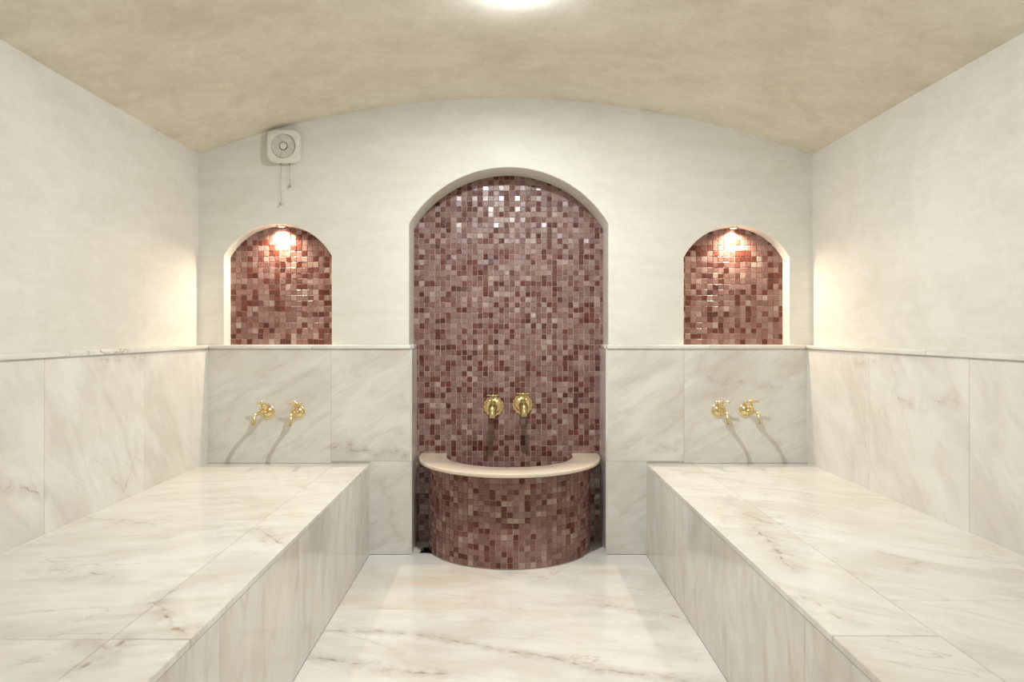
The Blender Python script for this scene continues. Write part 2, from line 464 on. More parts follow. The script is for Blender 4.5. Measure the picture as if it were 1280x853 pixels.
# ------------------------------------------------------------------ back wall
def build_wall_back():
    bm = bmesh.new()
    NV = 48
    roof = [(XR - (XR - XL) * i / NV, vault_z(XR - (XR - XL) * i / NV) + 0.03) for i in range(NV + 1)]
    r = 0.006
    holes = []
    ac = arch(**A_C); al = arch(**A_L); ar = arch(**A_R)
    oc = offset_poly(ac, r, True); ol = offset_poly(al, r, False); orr = offset_poly(ar, r, False)
    # outer outline with the big recess as a notch reaching the floor
    outer = [(XL, 0.0), oc[0]] + list(reversed(oc[2:])) + [oc[1], (XR, 0.0)] + roof[:]
    outer = [p for i, p in enumerate(outer) if i == 0 or (Vector(p) - Vector(outer[i - 1])).length > 1e-6]
    def fill(loops, y):
        vl = [[Vector((p[0], p[1], 0)) for p in lp] for lp in loops]
        flat = [p for lp in loops for p in lp]
        vs = [bm.verts.new((p[0], y, p[1])) for p in flat]
        for t in tessellate_polygon(vl):
            try: bm.faces.new([vs[i] for i in t])
            except ValueError: pass
        return vs
    fill([outer, list(reversed(ol)), list(reversed(orr))], D)
    def reveal(base, depth, kb, closed):
        rows = []
        for k in range(5):
            a = math.pi / 2 * k / 4
            rows.append((r * (1 - math.sin(a)), D + r * (1 - math.cos(a))))
        rows.append((0.0, depth))
        loops = []
        for off, y in rows:
            lp = offset_poly(base, off, kb) if off > 1e-9 else base
            loops.append([bm.verts.new((p[0], y, p[1])) for p in lp])
        n = len(base)
        for A, B in zip(loops[:-1], loops[1:]):
            for i in range(n):
                if not closed and i == 0: continue      # no reveal along the floor
                j = (i + 1) % n
                bm.faces.new((A[i], A[j], B[j], B[i]))
        return loops[-1]
    bm.faces.new(reveal(ac, RB + 0.02, True, False))
    bm.faces.new(reveal(al, NB + 0.02, False, True))
    bm.faces.new(reveal(ar, NB + 0.02, False, True))
    for q in ([(XL, D), (oc[0][0], D), (ac[0][0], D + r), (ac[0][0], RB + .02), (ac[1][0], RB + .02), (ac[1][0], D + r), (oc[1][0], D), (XR, D), (XR, RB + .12), (XL, RB + .12)],):
        bm.faces.new([bm.verts.new((p[0], p[1], 0.0)) for p in q])
    # closed back and rim so the wall is a solid
    back = [(XL, 0.0), (XR, 0.0)] + roof
    fill([back], RB + 0.12)
    m_ = len(outer)
    box_e = [(XL, 0.0)] + list(reversed(roof)) + [(XR, 0.0)]
    for a, b in zip(box_e[:-1], box_e[1:]):
        v = [bm.verts.new(q) for q in ((a[0], D, a[1]), (b[0], D, b[1]), (b[0], RB + 0.12, b[1]), (a[0], RB + 0.12, a[1]))]
        if (v[0].co - v[1].co).length > 1e-6: bm.faces.new(v)
    bmesh.ops.remove_doubles(bm, verts=bm.verts, dist=1e-5)
    o = obj('wall_back', bm, m_wall, smooth=40)
    return tag(o, kind='structure')
wall_back = build_wall_back()

# --- mosaic made of real glass tiles, clipped to an outline
def clip_convex(poly, cl):
    out = poly
    n = len(cl)
    for i in range(n):
        a, b = cl[i], cl[(i + 1) % n]
        ex, ey = b[0] - a[0], b[1] - a[1]
        if ex * ex + ey * ey < 1e-12: continue
        res = []
        for k in range(len(out)):
            p, q = out[k - 1], out[k]
            sp = ex * (p[1] - a[1]) - ey * (p[0] - a[0])
            sq = ex * (q[1] - a[1]) - ey * (q[0] - a[0])
            if sq >= 0:
                if sp < 0:
                    t = sp / (sp - sq); res.append((p[0] + t * (q[0] - p[0]), p[1] + t * (q[1] - p[1])))
                res.append(q)
            elif sp >= 0:
                t = sp / (sp - sq); res.append((p[0] + t * (q[0] - p[0]), p[1] + t * (q[1] - p[1])))
        out = res
        if len(out) < 3: return None
    return out

def area(p): return 0.5 * sum(p[i - 1][0] * p[i][1] - p[i][0] * p[i - 1][1] for i in range(len(p)))

class Tiles:
    def __init__(s): s.v, s.f, s.c = [], [], []
    def tile(s, poly, place, rng, h=0.0028, tilt=0.02, dark=0.15):
        cx = sum(p[0] for p in poly) / len(poly); cy = sum(p[1] for p in poly) / len(poly)
        tx, ty = [max(-0.11, min(0.11, rng.gauss(0, tilt))) for _ in range(2)]
        hh = h + rng.uniform(-0.0003, 0.0004)
        b = 0.0011
        i0 = len(s.v); n = len(poly)
        for k, (lvl, ins) in enumerate(((-0.001, 0.0), (hh - b * 0.8, 0.0), (hh, b))):
            for p in poly:
                dx, dy = p[0] - cx, p[1] - cy
                L = math.hypot(dx, dy) or 1
                f = max(0.1, (L - ins * 1.3) / L)
                x, y = cx + dx * f, cy + dy * f
                z = lvl + (tx * dx + ty * dy if k else 0)
                s.v.append(place(x, y, z))
        for k in (0, 1):
            for j in range(n):
                j2 = (j + 1) % n
                s.f.append((i0 + k * n + j, i0 + k * n + j2, i0 + (k + 1) * n + j2, i0 + (k + 1) * n + j)); 
        s.f.append(tuple(i0 + 2 * n + j for j in range(n)))
        q = rng.random()
        if q < dark: t = rng.uniform(0.0, 0.14)
        else: t = min(1.0, max(0.16, rng.gauss(0.54, 0.25)))
        col = (t, rng.random(), rng.random(), 1.0)
        s.c += [col] * (3 * n)
    def build(s, name, m, parent):
        me = bpy.data.meshes.new(name)
        me.from_pydata([tuple(a) for a in s.v], [], s.f)
        ca = me.color_attributes.new('tile', 'FLOAT_COLOR', 'POINT')
        ca.data.foreach_set('color', [x for c in s.c for x in c])
        me.materials.append(m)
        bm = bmesh.new(); bm.from_mesh(me)
        bmesh.ops.recalc_face_normals(bm, faces=bm.faces); bm.to_mesh(me); bm.free()
        o = bpy.data.objects.new(name, me)
        return link(o, parent)

def mosaic_panel(y, outline, pitch, m, seed, label, x0, z0, tile_h=0.0028, tilt=0.046, dark=0.20):
    """backing slab of grout plus the tiles on it, facing the camera (-Y)"""
    bm = bmesh.new()
    xs = [p[0] for p in outline]; zs = [p[1] for p in outline]
    big = offset_poly(outline, 0.012, False)
    a = [bm.verts.new((p[0], y, p[1])) for p in big]
    b = [bm.verts.new((p[0], y + 0.012, p[1])) for p in big]
    bm.faces.new(a); bm.faces.new(list(reversed(b)))
    for i in range(len(a)):
        j = (i + 1) % len(a); bm.faces.new((a[i], a[j], b[j], b[i]))
    panel = obj('mosaic_panel', bm, m_mgrout, wall_back)
    panel['label'] = label
    T = Tiles(); rng = random.Random(seed)
    g = 0.0022
    nx = int((max(xs) - x0) / pitch) + 1; nz = int((max(zs) - z0) / pitch) + 1
    for j in range(nz):
        for i in range(nx):
            jx, jz = rng.uniform(-.0005, .0005), rng.uniform(-.0005, .0005)
            xa, za = x0 + i * pitch + jx, z0 + j * pitch + jz
            s = pitch - g + rng.uniform(-.0005, .0005)
            sq = [(xa, za), (xa + s, za), (xa + s, za + s), (xa, za + s)]
            p = clip_convex(sq, outline)
            if not p or abs(area(p)) < 2e-5: continue
            T.tile(p, lambda x, z, h: (x, y - h, z), rng, h=tile_h, tilt=tilt, dark=dark)
    t = T.build('mosaic_tile', m, panel)
    tag(t, kind='stuff')
    return panel

PITCH = 6.64 * RB / F
oc = arch(A_C['cx'], A_C['hw'] - 0.0005, 0.001, A_C['zsp'], A_C['rise'] - 0.0005)
mosaic_panel(RB, oc, PITCH, m_mos, 11, 'tall arched panel of plum and rust glass mosaic in the central recess', A_C['cx'] - A_C['hw'], 0.004)
PN = 6.88 * NB / F
for A, sd, nm in ((A_L, 21, 'left'), (A_R, 33, 'right')):
    o_ = arch(A['cx'], A['hw'] - 0.0005, A['z0'] + 0.001, A['zsp'], A['rise'] - 0.0005)
    mosaic_panel(NB, o_, PN, m_mosn, sd, 'small arched panel of rust mosaic in the %s wall niche' % nm, A['cx'] - A['hw'], CAPT + 0.001, tilt=0.02, dark=0.22)

# ------------------------------------------------------------------ slabs
def slab(parent, a, b, m, bevel=0.0008, seg=1, name='marble_slab'):
    bm = bmesh.new()
    a, b = Vector(a), Vector(b)
    box(bm, a, b, bevel, seg)
    return obj(name, bm, m, parent, loc=(a + b) / 2)

def slab_poly(parent, pts, z0, z1, m, name='marble_slab'):
    bm = bmesh.new()
    a = [bm.verts.new((p[0], p[1], z0)) for p in pts]
    b = [bm.verts.new((p[0], p[1], z1)) for p in pts]
    bm.faces.new(a); bm.faces.new(b)
    for i in range(len(a)):
        j = (i + 1) % len(a); bm.faces.new((a[i], a[j], b[j], b[i]))
    c = Vector((sum(p[0] for p in pts) / len(pts), sum(p[1] for p in pts) / len(pts), z1))
    return obj(name, bm, m, parent, loc=c)

g = 0.0006          # half joint
RXL, RXR = -0.4665, 0.5150      # marble jambs of the recess
J1 = mpx(415) ; J2 = (855 - 630) * MB / F
SK = EYE - (577 - 415) * MB / F
# bedding behind the back marble
for a, b in (((XL + .001, MB + 0.0022, 0.0), (RXL - 0.004, D - 0.0002, CAPB)), ((RXR + 0.004, MB + 0.0022, 0.0), (XR - .001, D - 0.0002, CAPB))):
    bm = bmesh.new(); box(bm, a, b)
    obj('mortar_bed', bm, m_grout, wall_back)
for (x0, x1, z0, z1) in ((ML + g, J1 - g, BH + 0.0003, CAPB - 0.0005), (J1 + g, RXL, SK + g, CAPB - 0.0005), (BLX + 0.0008, RXL, 0.001, SK - g),
                         (J2 + g, MR - g, BH + 0.0003, CAPB - 0.0005), (RXR, J2 - g, SK + g, CAPB - 0.0005), (RXR, BRX - 0.0008, 0.001, SK - g)):
    slab(wall_back, (x0, MB, z0), (x1, MB + 0.018, z1), m_back)
# jambs of the recess
for X, sgn in ((RXL, -1), (RXR, 1)):
    for z0, z1 in ((0.001, SK - g), (SK + g, CAPB - 0.0005)):
        slab(wall_back, (X + 0.0105 * sgn, MB + 0.001, z0), (X - 0.0105 * sgn, RB - 0.0035, z1), m_jamb)

# beads of sealant in the inner corners
m_seal = plain('sealant', (0.74, 0.72, 0.65), 0.5)
def bead(parent, p, q, n1, n2, r=0.003):
    bm = bmesh.new(); vs = []
    for e in (Vector(p), Vector(q)):
        vs.append([bm.verts.new(e), bm.verts.new(e + Vector(n1) * r), bm.verts.new(e + (Vector(n1) + Vector(n2)) * r * 0.42), bm.verts.new(e + Vector(n2) * r)])
    bm.faces.new(vs[0]); bm.faces.new(vs[1])
    for k in range(4): bm.faces.new((vs[0][k], vs[0][(k + 1) % 4], vs[1][(k + 1) % 4], vs[1][k]))
    return obj('sealant_bead', bm, m_seal, parent)
for X, s_ in ((ML, 1), (MR, -1)):
    bead(wall_back, (X, MB, BH), (X, MB, CAPB), (s_, 0, 0), (0, -1, 0))
for X, s_ in ((BLX, 1), (BRX, -1)):
    bead(wall_back, (X, MB, 0), (X, MB, BH), (s_, 0, 0), (0, -1, 0), 0.002)

# ------------------------------------------------------------------ side walls
def side_wall(name, X, M, m, s):
    bm = bmesh.new()
    box(bm, (X, YF, 0.0), (X + s * 0.12, D, vault_z(X) + 0.03))
    w_ = obj(name, bm, m_wall); tag(w_, kind='structure')
    bm = bmesh.new(); box(bm, (M + s * 0.0022, YF, 0.0), (X + s * 0.0002, MB, CAPB - 0.001))
    obj('mortar_bed', bm, m_grout, w_)
    first = 0.59 if s < 0 else 0.57
    y1 = MB - 0.0005; k = 0
    while y1 > YF + 0.02:
        wd = first if k == 0 else 0.605
        y0 = max(y1 - wd, YF + 0.001)
        slab(w_, (M, y0 + g, BH + 0.0003), (M + s * 0.018, y1 - g, CAPB - 0.0005), m)
        y1 = y0; k += 1
    return w_
wall_left = side_wall('wall_left', XL, ML, m_left, -1)
wall_right = side_wall('wall_right', XR, MR, m_right, 1)

bm = bmesh.new()
NVF = 40
fr = [(XL, 0.0), (XR, 0.0)] + [(XR - (XR - XL) * i / NVF, vault_z(XR - (XR - XL) * i / NVF) + 0.03) for i in range(NVF + 1)]
fr = [p for i, p in enumerate(fr) if i == 0 or (Vector(p) - Vector(fr[i - 1])).length > 1e-6]
a = [bm.verts.new((p[0], YF, p[1])) for p in fr]; b = [bm.verts.new((p[0], YF - 0.12, p[1])) for p in fr]
bm.faces.new(a); bm.faces.new(b)
for i in range(len(a)):
    j = (i + 1) % len(a); bm.faces.new((a[i], a[j], b[j], b[i]))
tag(obj('wall_front', bm, m_wall), kind='structure')

# ------------------------------------------------------------------ ceiling
bm = bmesh.new()
NX, NY = 64, 60
nr = random.Random(3)
grid = []
for i in range(NX + 1):
    x = (XL - 0.12) + (XR - XL + 0.24) * i / NX
    row = []
    for j in range(NY + 1):
        y = YF - 0.12 + (RB + 0.12 - YF + 0.12) * j / NY
        xx = min(max(x, XL), XR)
        z = vault_z(xx)
        z += 0.0035 * math.sin(y * 3.1 + xx * 2.0) * math.cos(xx * 2.7 - y * 0.7)
        row.append(bm.verts.new((x, y, z)))
    grid.append(row)
for i in range(NX):
    for j in range(NY):
        bm.faces.new((grid[i][j], grid[i][j + 1], grid[i + 1][j + 1], grid[i + 1][j]))
ext = bmesh.ops.extrude_face_region(bm, geom=bm.faces[:])
for v in [e for e in ext['geom'] if isinstance(e, bmesh.types.BMVert)]: v.co.z += 0.12
tag(obj('ceiling', bm, m_ceil, smooth=50), kind='structure')

# ------------------------------------------------------------------ floor
bm = bmesh.new(); box(bm, (XL, YF, -0.12), (XR, RB + 0.1, -0.0195))
floor = tag(obj('floor', bm, m_grout), kind='structure')
bm = bmesh.new()
for a, b in (((BLX - .01, YF, -0.0195), (BRX + .01, MB, -0.0018)), ((RXL - .01, MB, -0.0195), (-0.436, RB, -0.0018)), ((-0.34, MB, -0.0195), (RXR + .01, RB, -0.0018))):
    box(bm, a, b)
obj('mortar_bed', bm, m_grout, floor)
YS = dep(762.0)
rows = [(YS, MB)]; y = YS
while y > YF: rows.append((max(y - 0.66, YF), y)); y -= 0.66
for k, (y0, y1) in enumerate(rows):
    if y1 - y0 < 0.03: continue
    xs = (BLX + .0008, BRX - .0008)
    for xa, xb in zip(xs[:-1], xs[1:]):
        slab(floor, (xa + (g if xa > BLX + .01 else 0), y0 + g, -0.018), (xb - (g if xb < BRX - .01 else 0), y1 - g, 0.0), m_floor, 0.0005)
# floor pieces in the recess; the left one is broken away over a dark hole beside the basin
slab_poly(floor, [(-0.466, MB + g), (-0.34, MB + g), (-0.345, 3.398), (-0.395, 3.404), (-0.428, 3.401), (-0.420, 3.43), (-0.424, 3.47), (-0.412, 3.50), (-0.416, 3.535),
                  (-0.405, 3.545), (-0.37, 3.55), (-0.34, 3.555), (-0.34, RB - .004), (-0.466, RB - .004)], -0.018, 0.0, m_floor)
slab(floor, (-0.34 + g, MB + g, -0.018), (0.514, RB - 0.004, 0.0), m_floor, 0.0005)
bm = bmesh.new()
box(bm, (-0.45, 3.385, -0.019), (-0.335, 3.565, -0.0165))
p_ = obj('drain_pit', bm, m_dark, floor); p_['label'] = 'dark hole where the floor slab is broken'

# ------------------------------------------------------------------ ledges on the marble
def ledge(name, segs, m):
    root = None
    bm = bmesh.new()
    for k, (a, b) in enumerate(segs):
        bm2 = bmesh.new(); box(bm2, a, b, 0.004, 2)
        if root is None:
            root = obj(name, bm2, m, None, 40); tag(root, kind='structure')
        else:
            obj('ledge_slab', bm2, m, root, 40)
    bm.free()
LP = 0.010
nicheL = (A_L['cx'] - A_L['hw'], A_L['cx'] + A_L['hw']); nicheR = (A_R['cx'] - A_R['hw'], A_R['cx'] + A_R['hw'])
ledge('trim_1', [((ML + 0.012, MB - LP, CAPB), (-0.95, D + 0.012, CAPT)), ((-0.949, MB - LP, CAPB), (RXL + 0.006, D + 0.012, CAPT)),
                 ((nicheL[0] + .001, D + .0125, CAPB), (nicheL[1] - .001, NB - 0.0032, CAPT))], m_cap)
ledge('trim_2', [((RXR - 0.006, MB - LP, CAPB), (1.02, D + 0.012, CAPT)), ((1.021, MB - LP, CAPB), (MR - 0.012, D + 0.012, CAPT)),
                 ((nicheR[0] + .001, D + .0125, CAPB), (nicheR[1] - .001, NB - 0.0032, CAPT))], m_cap)
def side_ledge(name, X, M, s, cuts):
    segs = []
    for y0, y1 in zip(cuts[:-1], cuts[1:]):
        segs.append(((X + s * 0.01, y0 + .0005, CAPB), (M - s * LP, y1 - .0005, CAPT)))
    ledge(name, segs, m_capy)
side_ledge('trim_3', XL, ML, -1, (YF, 0.2, 1.25, 2.30, D - 0.0005))
side_ledge('trim_4', XR, MR, 1, (YF, 0.1, 1.20, 2.42, D - 0.0005))
# recess jamb ledge returns
for X, sgn in ((RXL, -1), (RXR, 1)):
    bm = bmesh.new(); box(bm, (X + sgn * 0.012, D + 0.0125, CAPB), (X - sgn * 0.0135, RB - 0.0035, CAPT), 0.003, 2)
    obj('ledge_slab', bm, m_cap, wall_back, 40)

# ------------------------------------------------------------------ benches
def bench(name, label, X0, X1, seam, cuts_main, cuts_strip, cuts_front, mt, s):
    """X0 wall side, X1 inner face; s = +1 when the inner face looks towards +X"""
    root = empty(name, ((X0 + X1) / 2, (YF + MB) / 2, 0.0)); tag(root, label, 'bench')
    bm = bmesh.new()
    e = 0.0018
    xa, xb = sorted((X0 + s * 0.0005, X1 - s * (0.018 + .0)))
    box(bm, (xa, YF + .001, 0.001), (xb, MB - .001, BH - 0.019))
    fill = obj('core', bm, m_grout, root, loc=root.location)
    bm = bmesh.new()
    xa, xb = sorted((X0 + s * 0.0005, X1 - s * e))
    box(bm, (xa, YF + .001, BH - 0.0188), (xb, MB - .001, BH - e))
    xa, xb = sorted((X1 - s * 0.0178, X1 - s * e))
    box(bm, (xa, YF + .001, 0.001), (xb, MB - .001, BH - 0.0195))
    obj('mortar_bed', bm, m_grout, root, loc=root.location)
    for cuts, (u0, u1) in ((cuts_main, (X0, seam)), (cuts_strip, (seam, X1))):
        for y0, y1 in zip(cuts[:-1], cuts[1:]):
            xa, xb = sorted((u0 + s * (g if u0 == seam else 0.0006), u1 - s * (g if u1 == seam else -0.0015)))
            slab(root, (xa, y0 + g, BH - 0.018), (xb, y1 - g, BH), mt, 0.0022 if u1 == X1 else 0.0006, 2 if u1 == X1 else 1, 'top_slab')
    for y0, y1 in zip(cuts_front[:-1], cuts_front[1:]):
        xa, xb = sorted((X1, X1 - s * 0.017))
        slab(root, (xa, y0 + g, 0.001), (xb, y1 - g, BH - 0.0192), m_front, 0.0006, 1, 'front_slab')
    return root
YA = MB - 0.0006
bl = bench('marble_bench', 'long white marble bench along the left wall, in front of two brass taps', ML, BLX, -0.835,
      (YF + .001, 0.54, 1.445, 2.36, YA), (YF + .001, 0.54, 1.447, 2.30, YA), (YF + .001, .4, 1.0, 1.6, 2.22, 2.83, YA), m_topl, 1)
br = bench('marble_bench', 'long white marble bench along the right wall, with dark veins along its edge', MR, BRX, 0.935,
      (YF + .001, 0.5, 1.655, 2.85, YA), (YF + .001, 0.3, 1.463, 2.85, YA), (YF + .001, .4, 1.0, 1.6, 2.2, 2.80, YA), m_topr, -1)
for bb, X, s_ in ((bl, ML, 1), (br, MR, -1)):
    o_ = bead(bb, (X + s_ * .0004, YF + .002, BH - .0003), (X + s_ * .0004, MB - .001, BH - .0003), (s_, 0, 0), (0, 0, 1), 0.003)
    o_.location = -bb.location

# ------------------------------------------------------------------ basin
BCX, BCY = 0.028, 3.525
def build_basin():
    root = empty('wash_basin', (BCX, 3.40, 0.0))
    tag(root, 'half-round mosaic-clad wash basin with a cream marble rim, in the central recess', 'basin')
    L = root.location
    yb = RB - 0.0062
    ax, ay = 0.412, 0.362           # clad body half axes
    zt = 0.448
    def curve(axx, ayy, n, y_end):
        pts = [(-axx, y_end)]
        for i in range(n + 1):
            t = math.pi * i / n
            pts.append((-axx * math.cos(t), BCY - ayy * math.sin(t)))
        pts.append((axx, y_end))
        return pts
    # shell
    bm = bmesh.new()
    n = 64
    out = curve(ax, ay, n, yb); inn = curve(ax - 0.085, ay - 0.085, n, yb)
    ring = lambda pts, z: [bm.verts.new((BCX + p[0], p[1], z)) for p in pts]
    o0, o1, i1, i0 = ring(out, 0.002), ring(out, zt), ring(inn, zt), ring(inn, 0.14)
    for A, B in ((o0, o1), (o1, i1), (i1, i0)):
        for k in range(len(A) - 1): bm.faces.new((A[k], A[k + 1], B[k + 1], B[k]))
    bm.faces.new(i0)                                   # bowl bottom
    bm.faces.new(o0)
    for k in (0, -1):
        bm.faces.new((o0[k], o1[k], i1[k], i0[k]))
    bm.faces.new((o0[0], i0[0], i0[-1], o0[-1]))
    body = obj('basin_body', bm, m_mgrout, root, 40, loc=L)
    # tiles round the outside, following arc length
    pts = curve(ax + 0.0003, ay + 0.0003, 400, yb)
    cum = [0.0]
    for p, q in zip(pts[:-1], pts[1:]): cum.append(cum[-1] + math.hypot(q[0] - p[0], q[1] - p[1]))
    def at(s_):
        s_ = max(0.0, min(cum[-1] - 1e-6, s_))
        lo, hi = 0, len(cum) - 1
        while hi - lo > 1:
            mid = (lo + hi) // 2
            if cum[mid] <= s_: lo = mid
            else: hi = mid
        t = (s_ - cum[lo]) / (cum[hi] - cum[lo] or 1)
        p, q = pts[lo], pts[hi]
        x, y_ = p[0] + t * (q[0] - p[0]), p[1] + t * (q[1] - p[1])
        dx, dy = q[0] - p[0], q[1] - p[1]; d_ = math.hypot(dx, dy)
        return x, y_, dy / d_, -dx / d_
    def place(s_, z, h):
        x, y_, nx, ny = at(s_)
        # outward normal
        return (BCX + x + (nx if nx * x + ny * (y_ - BCY) > 0 else -nx) * h - L.x,
                y_ + (ny if nx * x + ny * (y_ - BCY) > 0 else -ny) * h - L.y, z)
    T = Tiles(); rng = random.Random(5)
    pitch = 0.0268
    ncol = int(cum[-1] / pitch); pc = cum[-1] / ncol
    for j in range(17):
        for i in range(ncol):
            s0 = i * pc + 0.001 + rng.uniform(-.0005, .0005); z0 = 0.006 + j * 0.0262 + rng.uniform(-.0006, .0006)
            s1 = s0 + pc - 0.0022; z1 = min(z0 + 0.0262 - 0.0022, zt - 0.001)
            if z1 - z0 < 0.004: continue
            T.tile([(s0, z0), (s1, z0), (s1, z1), (s0, z1)], place, rng, tilt=0.012, dark=0.12)
    t = T.build('mosaic_tile', m_mosb, body); tag(t, kind='stuff')
    # rim slab, rounded front edge
    bm = bmesh.new()
    rox, roy = 0.464, 0.478; rix, riy = 0.325, 0.318
    z0, z1 = zt + 0.0004, 0.4675
    n = 72
    prof = []
    rr = (z1 - z0) / 2
    er = 0.0055
    out_off = [(-er + er * math.cos(a), (z0 + er if a < 0 else z1 - er) + er * math.sin(a)) for a in [math.radians(q) for q in (-90, -60, -30, -1, 1, 30, 60, 90)]]
    in_off = [(0.004, z1), (0.0012, z1 - 0.0012), (0.0, z1 - 0.004), (0.0, z0)]
    loops = []
    def rl(axx, ayy, z):
        # ends square off at the wall
        pts_ = [(-axx, yb)] + [(-axx * math.cos(math.pi * i / n), (BCY - 0.0) - ayy * math.sin(math.pi * i / n)) for i in range(n + 1)] + [(axx, yb)]
        return [bm.verts.new((BCX + p[0], p[1], z)) for p in pts_]
    for off, z in out_off: loops.append(rl(rox + off, roy + off, z))
    for off, z in in_off: loops.append(rl(rix + off, riy + off, z))
    loops.append(loops[0])
    for A, B in zip(loops[:-1], loops[1:]):
        for k in range(len(A) - 1): bm.faces.new((A[k], A[k + 1], B[k + 1], B[k]))
    for k in (0, -1): bm.faces.new([l_[k] for l_ in loops[:-1]])
    rim = obj('basin_rim', bm, m_rim, root, 40, loc=L); rim['label'] = 'cream marble rim'
    # waste in the bowl
    bm = bmesh.new(); lathe(bm, [(0.0, 0.1405), (0.010, 0.141), (0.012, 0.144), (0.030, 0.144), (0.034, 0.1405)], 24, Matrix.Translation((BCX, 3.36, 0)))
    w_ = obj('basin_waste', bm, m_brass2, root, 40, loc=L); w_['label'] = 'brass waste in the bowl'
    return root
build_basin()

# ------------------------------------------------------------------ taps
YUP = Matrix.Rotation(math.radians(90), 4, 'X')       # +Z of a profile -> -Y (out of the wall)
def side_tap_mesh(px, z, label, group, yaw, scale=1.0):
    root = empty('wall_tap', (px, MB, z - 0.035)); tag(root, label, 'tap', group)
    O = Vector((px, MB, z)); L = root.location
    R = Matrix.Translation(O) @ Matrix.Rotation(yaw, 4, 'Z')
    X = lambda x, o_, zz: R @ Vector((x, -o_, zz))
    W = R @ YUP
    # flange: stepped bell
    bm = bmesh.new()
    lathe(bm, [(0.0, 0.0), (0.0345, 0.0), (0.0355, 0.002), (0.0345, 0.0045), (0.031, 0.006), (0.0285, 0.0058), (0.026, 0.009), (0.020, 0.014), (0.015, 0.017), (0.0125, 0.018), (0, 0.018)], 36, Matrix.Translation(O) @ YUP)
    obj('flange', bm, m_brass, root, 50, loc=L)
    # body: inlet, hexagonal nut, barrel
    bm = bmesh.new()
    lathe(bm, [(0.0, 0.012), (0.0085, 0.014), (0.0085, 0.026), (0.0105, 0.028), (0.0105, 0.036), (0.0085, 0.038), (0.010, 0.046), (0.0135, 0.054), (0.0145, 0.062),
               (0.0135, 0.070), (0.010, 0.078), (0.0088, 0.084), (0.0088, 0.088), (0, 0.088)], 20, W)
    obj('valve_body', bm, m_brass, root, 40, loc=L)
    # bonnet and stem up to the handle
    bm = bmesh.new()
    lathe(bm, [(0.0, 0.006), (0.0105, 0.008), (0.0105, 0.017), (0.0125, 0.018), (0.0125, 0.023), (0.0095, 0.025), (0.0075, 0.031), (0.0045, 0.033), (0.004, 0.046), (0, 0.046)], 18,
          Matrix.Translation(X(0, 0.062, 0)))
    obj('bonnet', bm, m_brass, root, 40, loc=L)
    # cross-bar handle with ball ends
    bm = bmesh.new()
    hz = 0.048; a = 0.15
    dx, dy = math.cos(a), math.sin(a)
    pl = [(-0.037, .0030), (-0.033, .0056), (-0.028, .0058), (-0.022, .0048), (-0.012, .0050), (-0.008, .0062), (0.0, .0080), (0.008, .0062), (0.012, .0050), (0.022, .0048), (0.028, .0058), (0.033, .0056), (0.037, .0030)]
    tube(bm, [X(t * dx, 0.062 + t * dy, hz + abs(t) * 0.03) for t, r_ in pl], [r_ for t, r_ in pl], 12)
    hd = obj('handle', bm, m_brass, root, 60, loc=L)
    bm = bmesh.new()
    lathe(bm, [(0.007, 0.0), (0.0078, 0.003), (0.0060, 0.007), (0.0035, 0.010), (0, 0.011)], 14, Matrix.Translation(X(0, 0.062, hz + 0.003)))
    kb = obj('handle_knob', bm, m_brass, hd, 60); kb.data.transform(Matrix.Translation(-L)); 
    # curved spout
    bm = bmesh.new()
    pts = bez(X(0, 0.082, 0), X(0, 0.118, 0.008), X(0, 0.146, 0.004), X(0, 0.150, -0.046), 14)
    rad = [0.0086] * 11 + [0.0088, 0.0092, 0.0096, 0.0090]
    tube(bm, pts, rad, 16)
    sp = obj('spout', bm, m_brass, root, 50, loc=L)
    bm = bmesh.new()
    tip, dr = X(0, 0.150, -0.046), Vector((0, 0, -1))
    lathe(bm, [(0.0, -0.0006), (0.0062, -0.0006), (0.0062, 0.002), (0.0, 0.002)], 14, Matrix.Translation(tip - Vector((0, 0, 0.0004))))
    ho = obj('spout_mouth', bm, m_black, sp, 40); ho.data.transform(Matrix.Translation(-L))
    ho['label'] = 'dark open mouth of the spout'
    return root

T_Z = EYE - (515 - 415) * MB / F
gL = 'brass taps over the left bench'; gR = 'brass taps over the right bench'
side_tap_mesh((334.5 - 630) * MB / F, T_Z, 'brass wall tap above the left bench, nearer the corner', gL, math.radians(-6))
side_tap_mesh((372.5 - 630) * MB / F, T_Z - 0.002, 'brass wall tap above the left bench, nearer the recess', gL, math.radians(3))
side_tap_mesh((898 - 630) * MB / F, T_Z + 0.006, 'brass wall tap above the right bench, nearer the recess', gR, math.radians(0))
side_tap_mesh((932.5 - 630) * MB / F, T_Z + 0.008, 'brass wall tap above the right bench, nearer the corner', gR, math.radians(5))

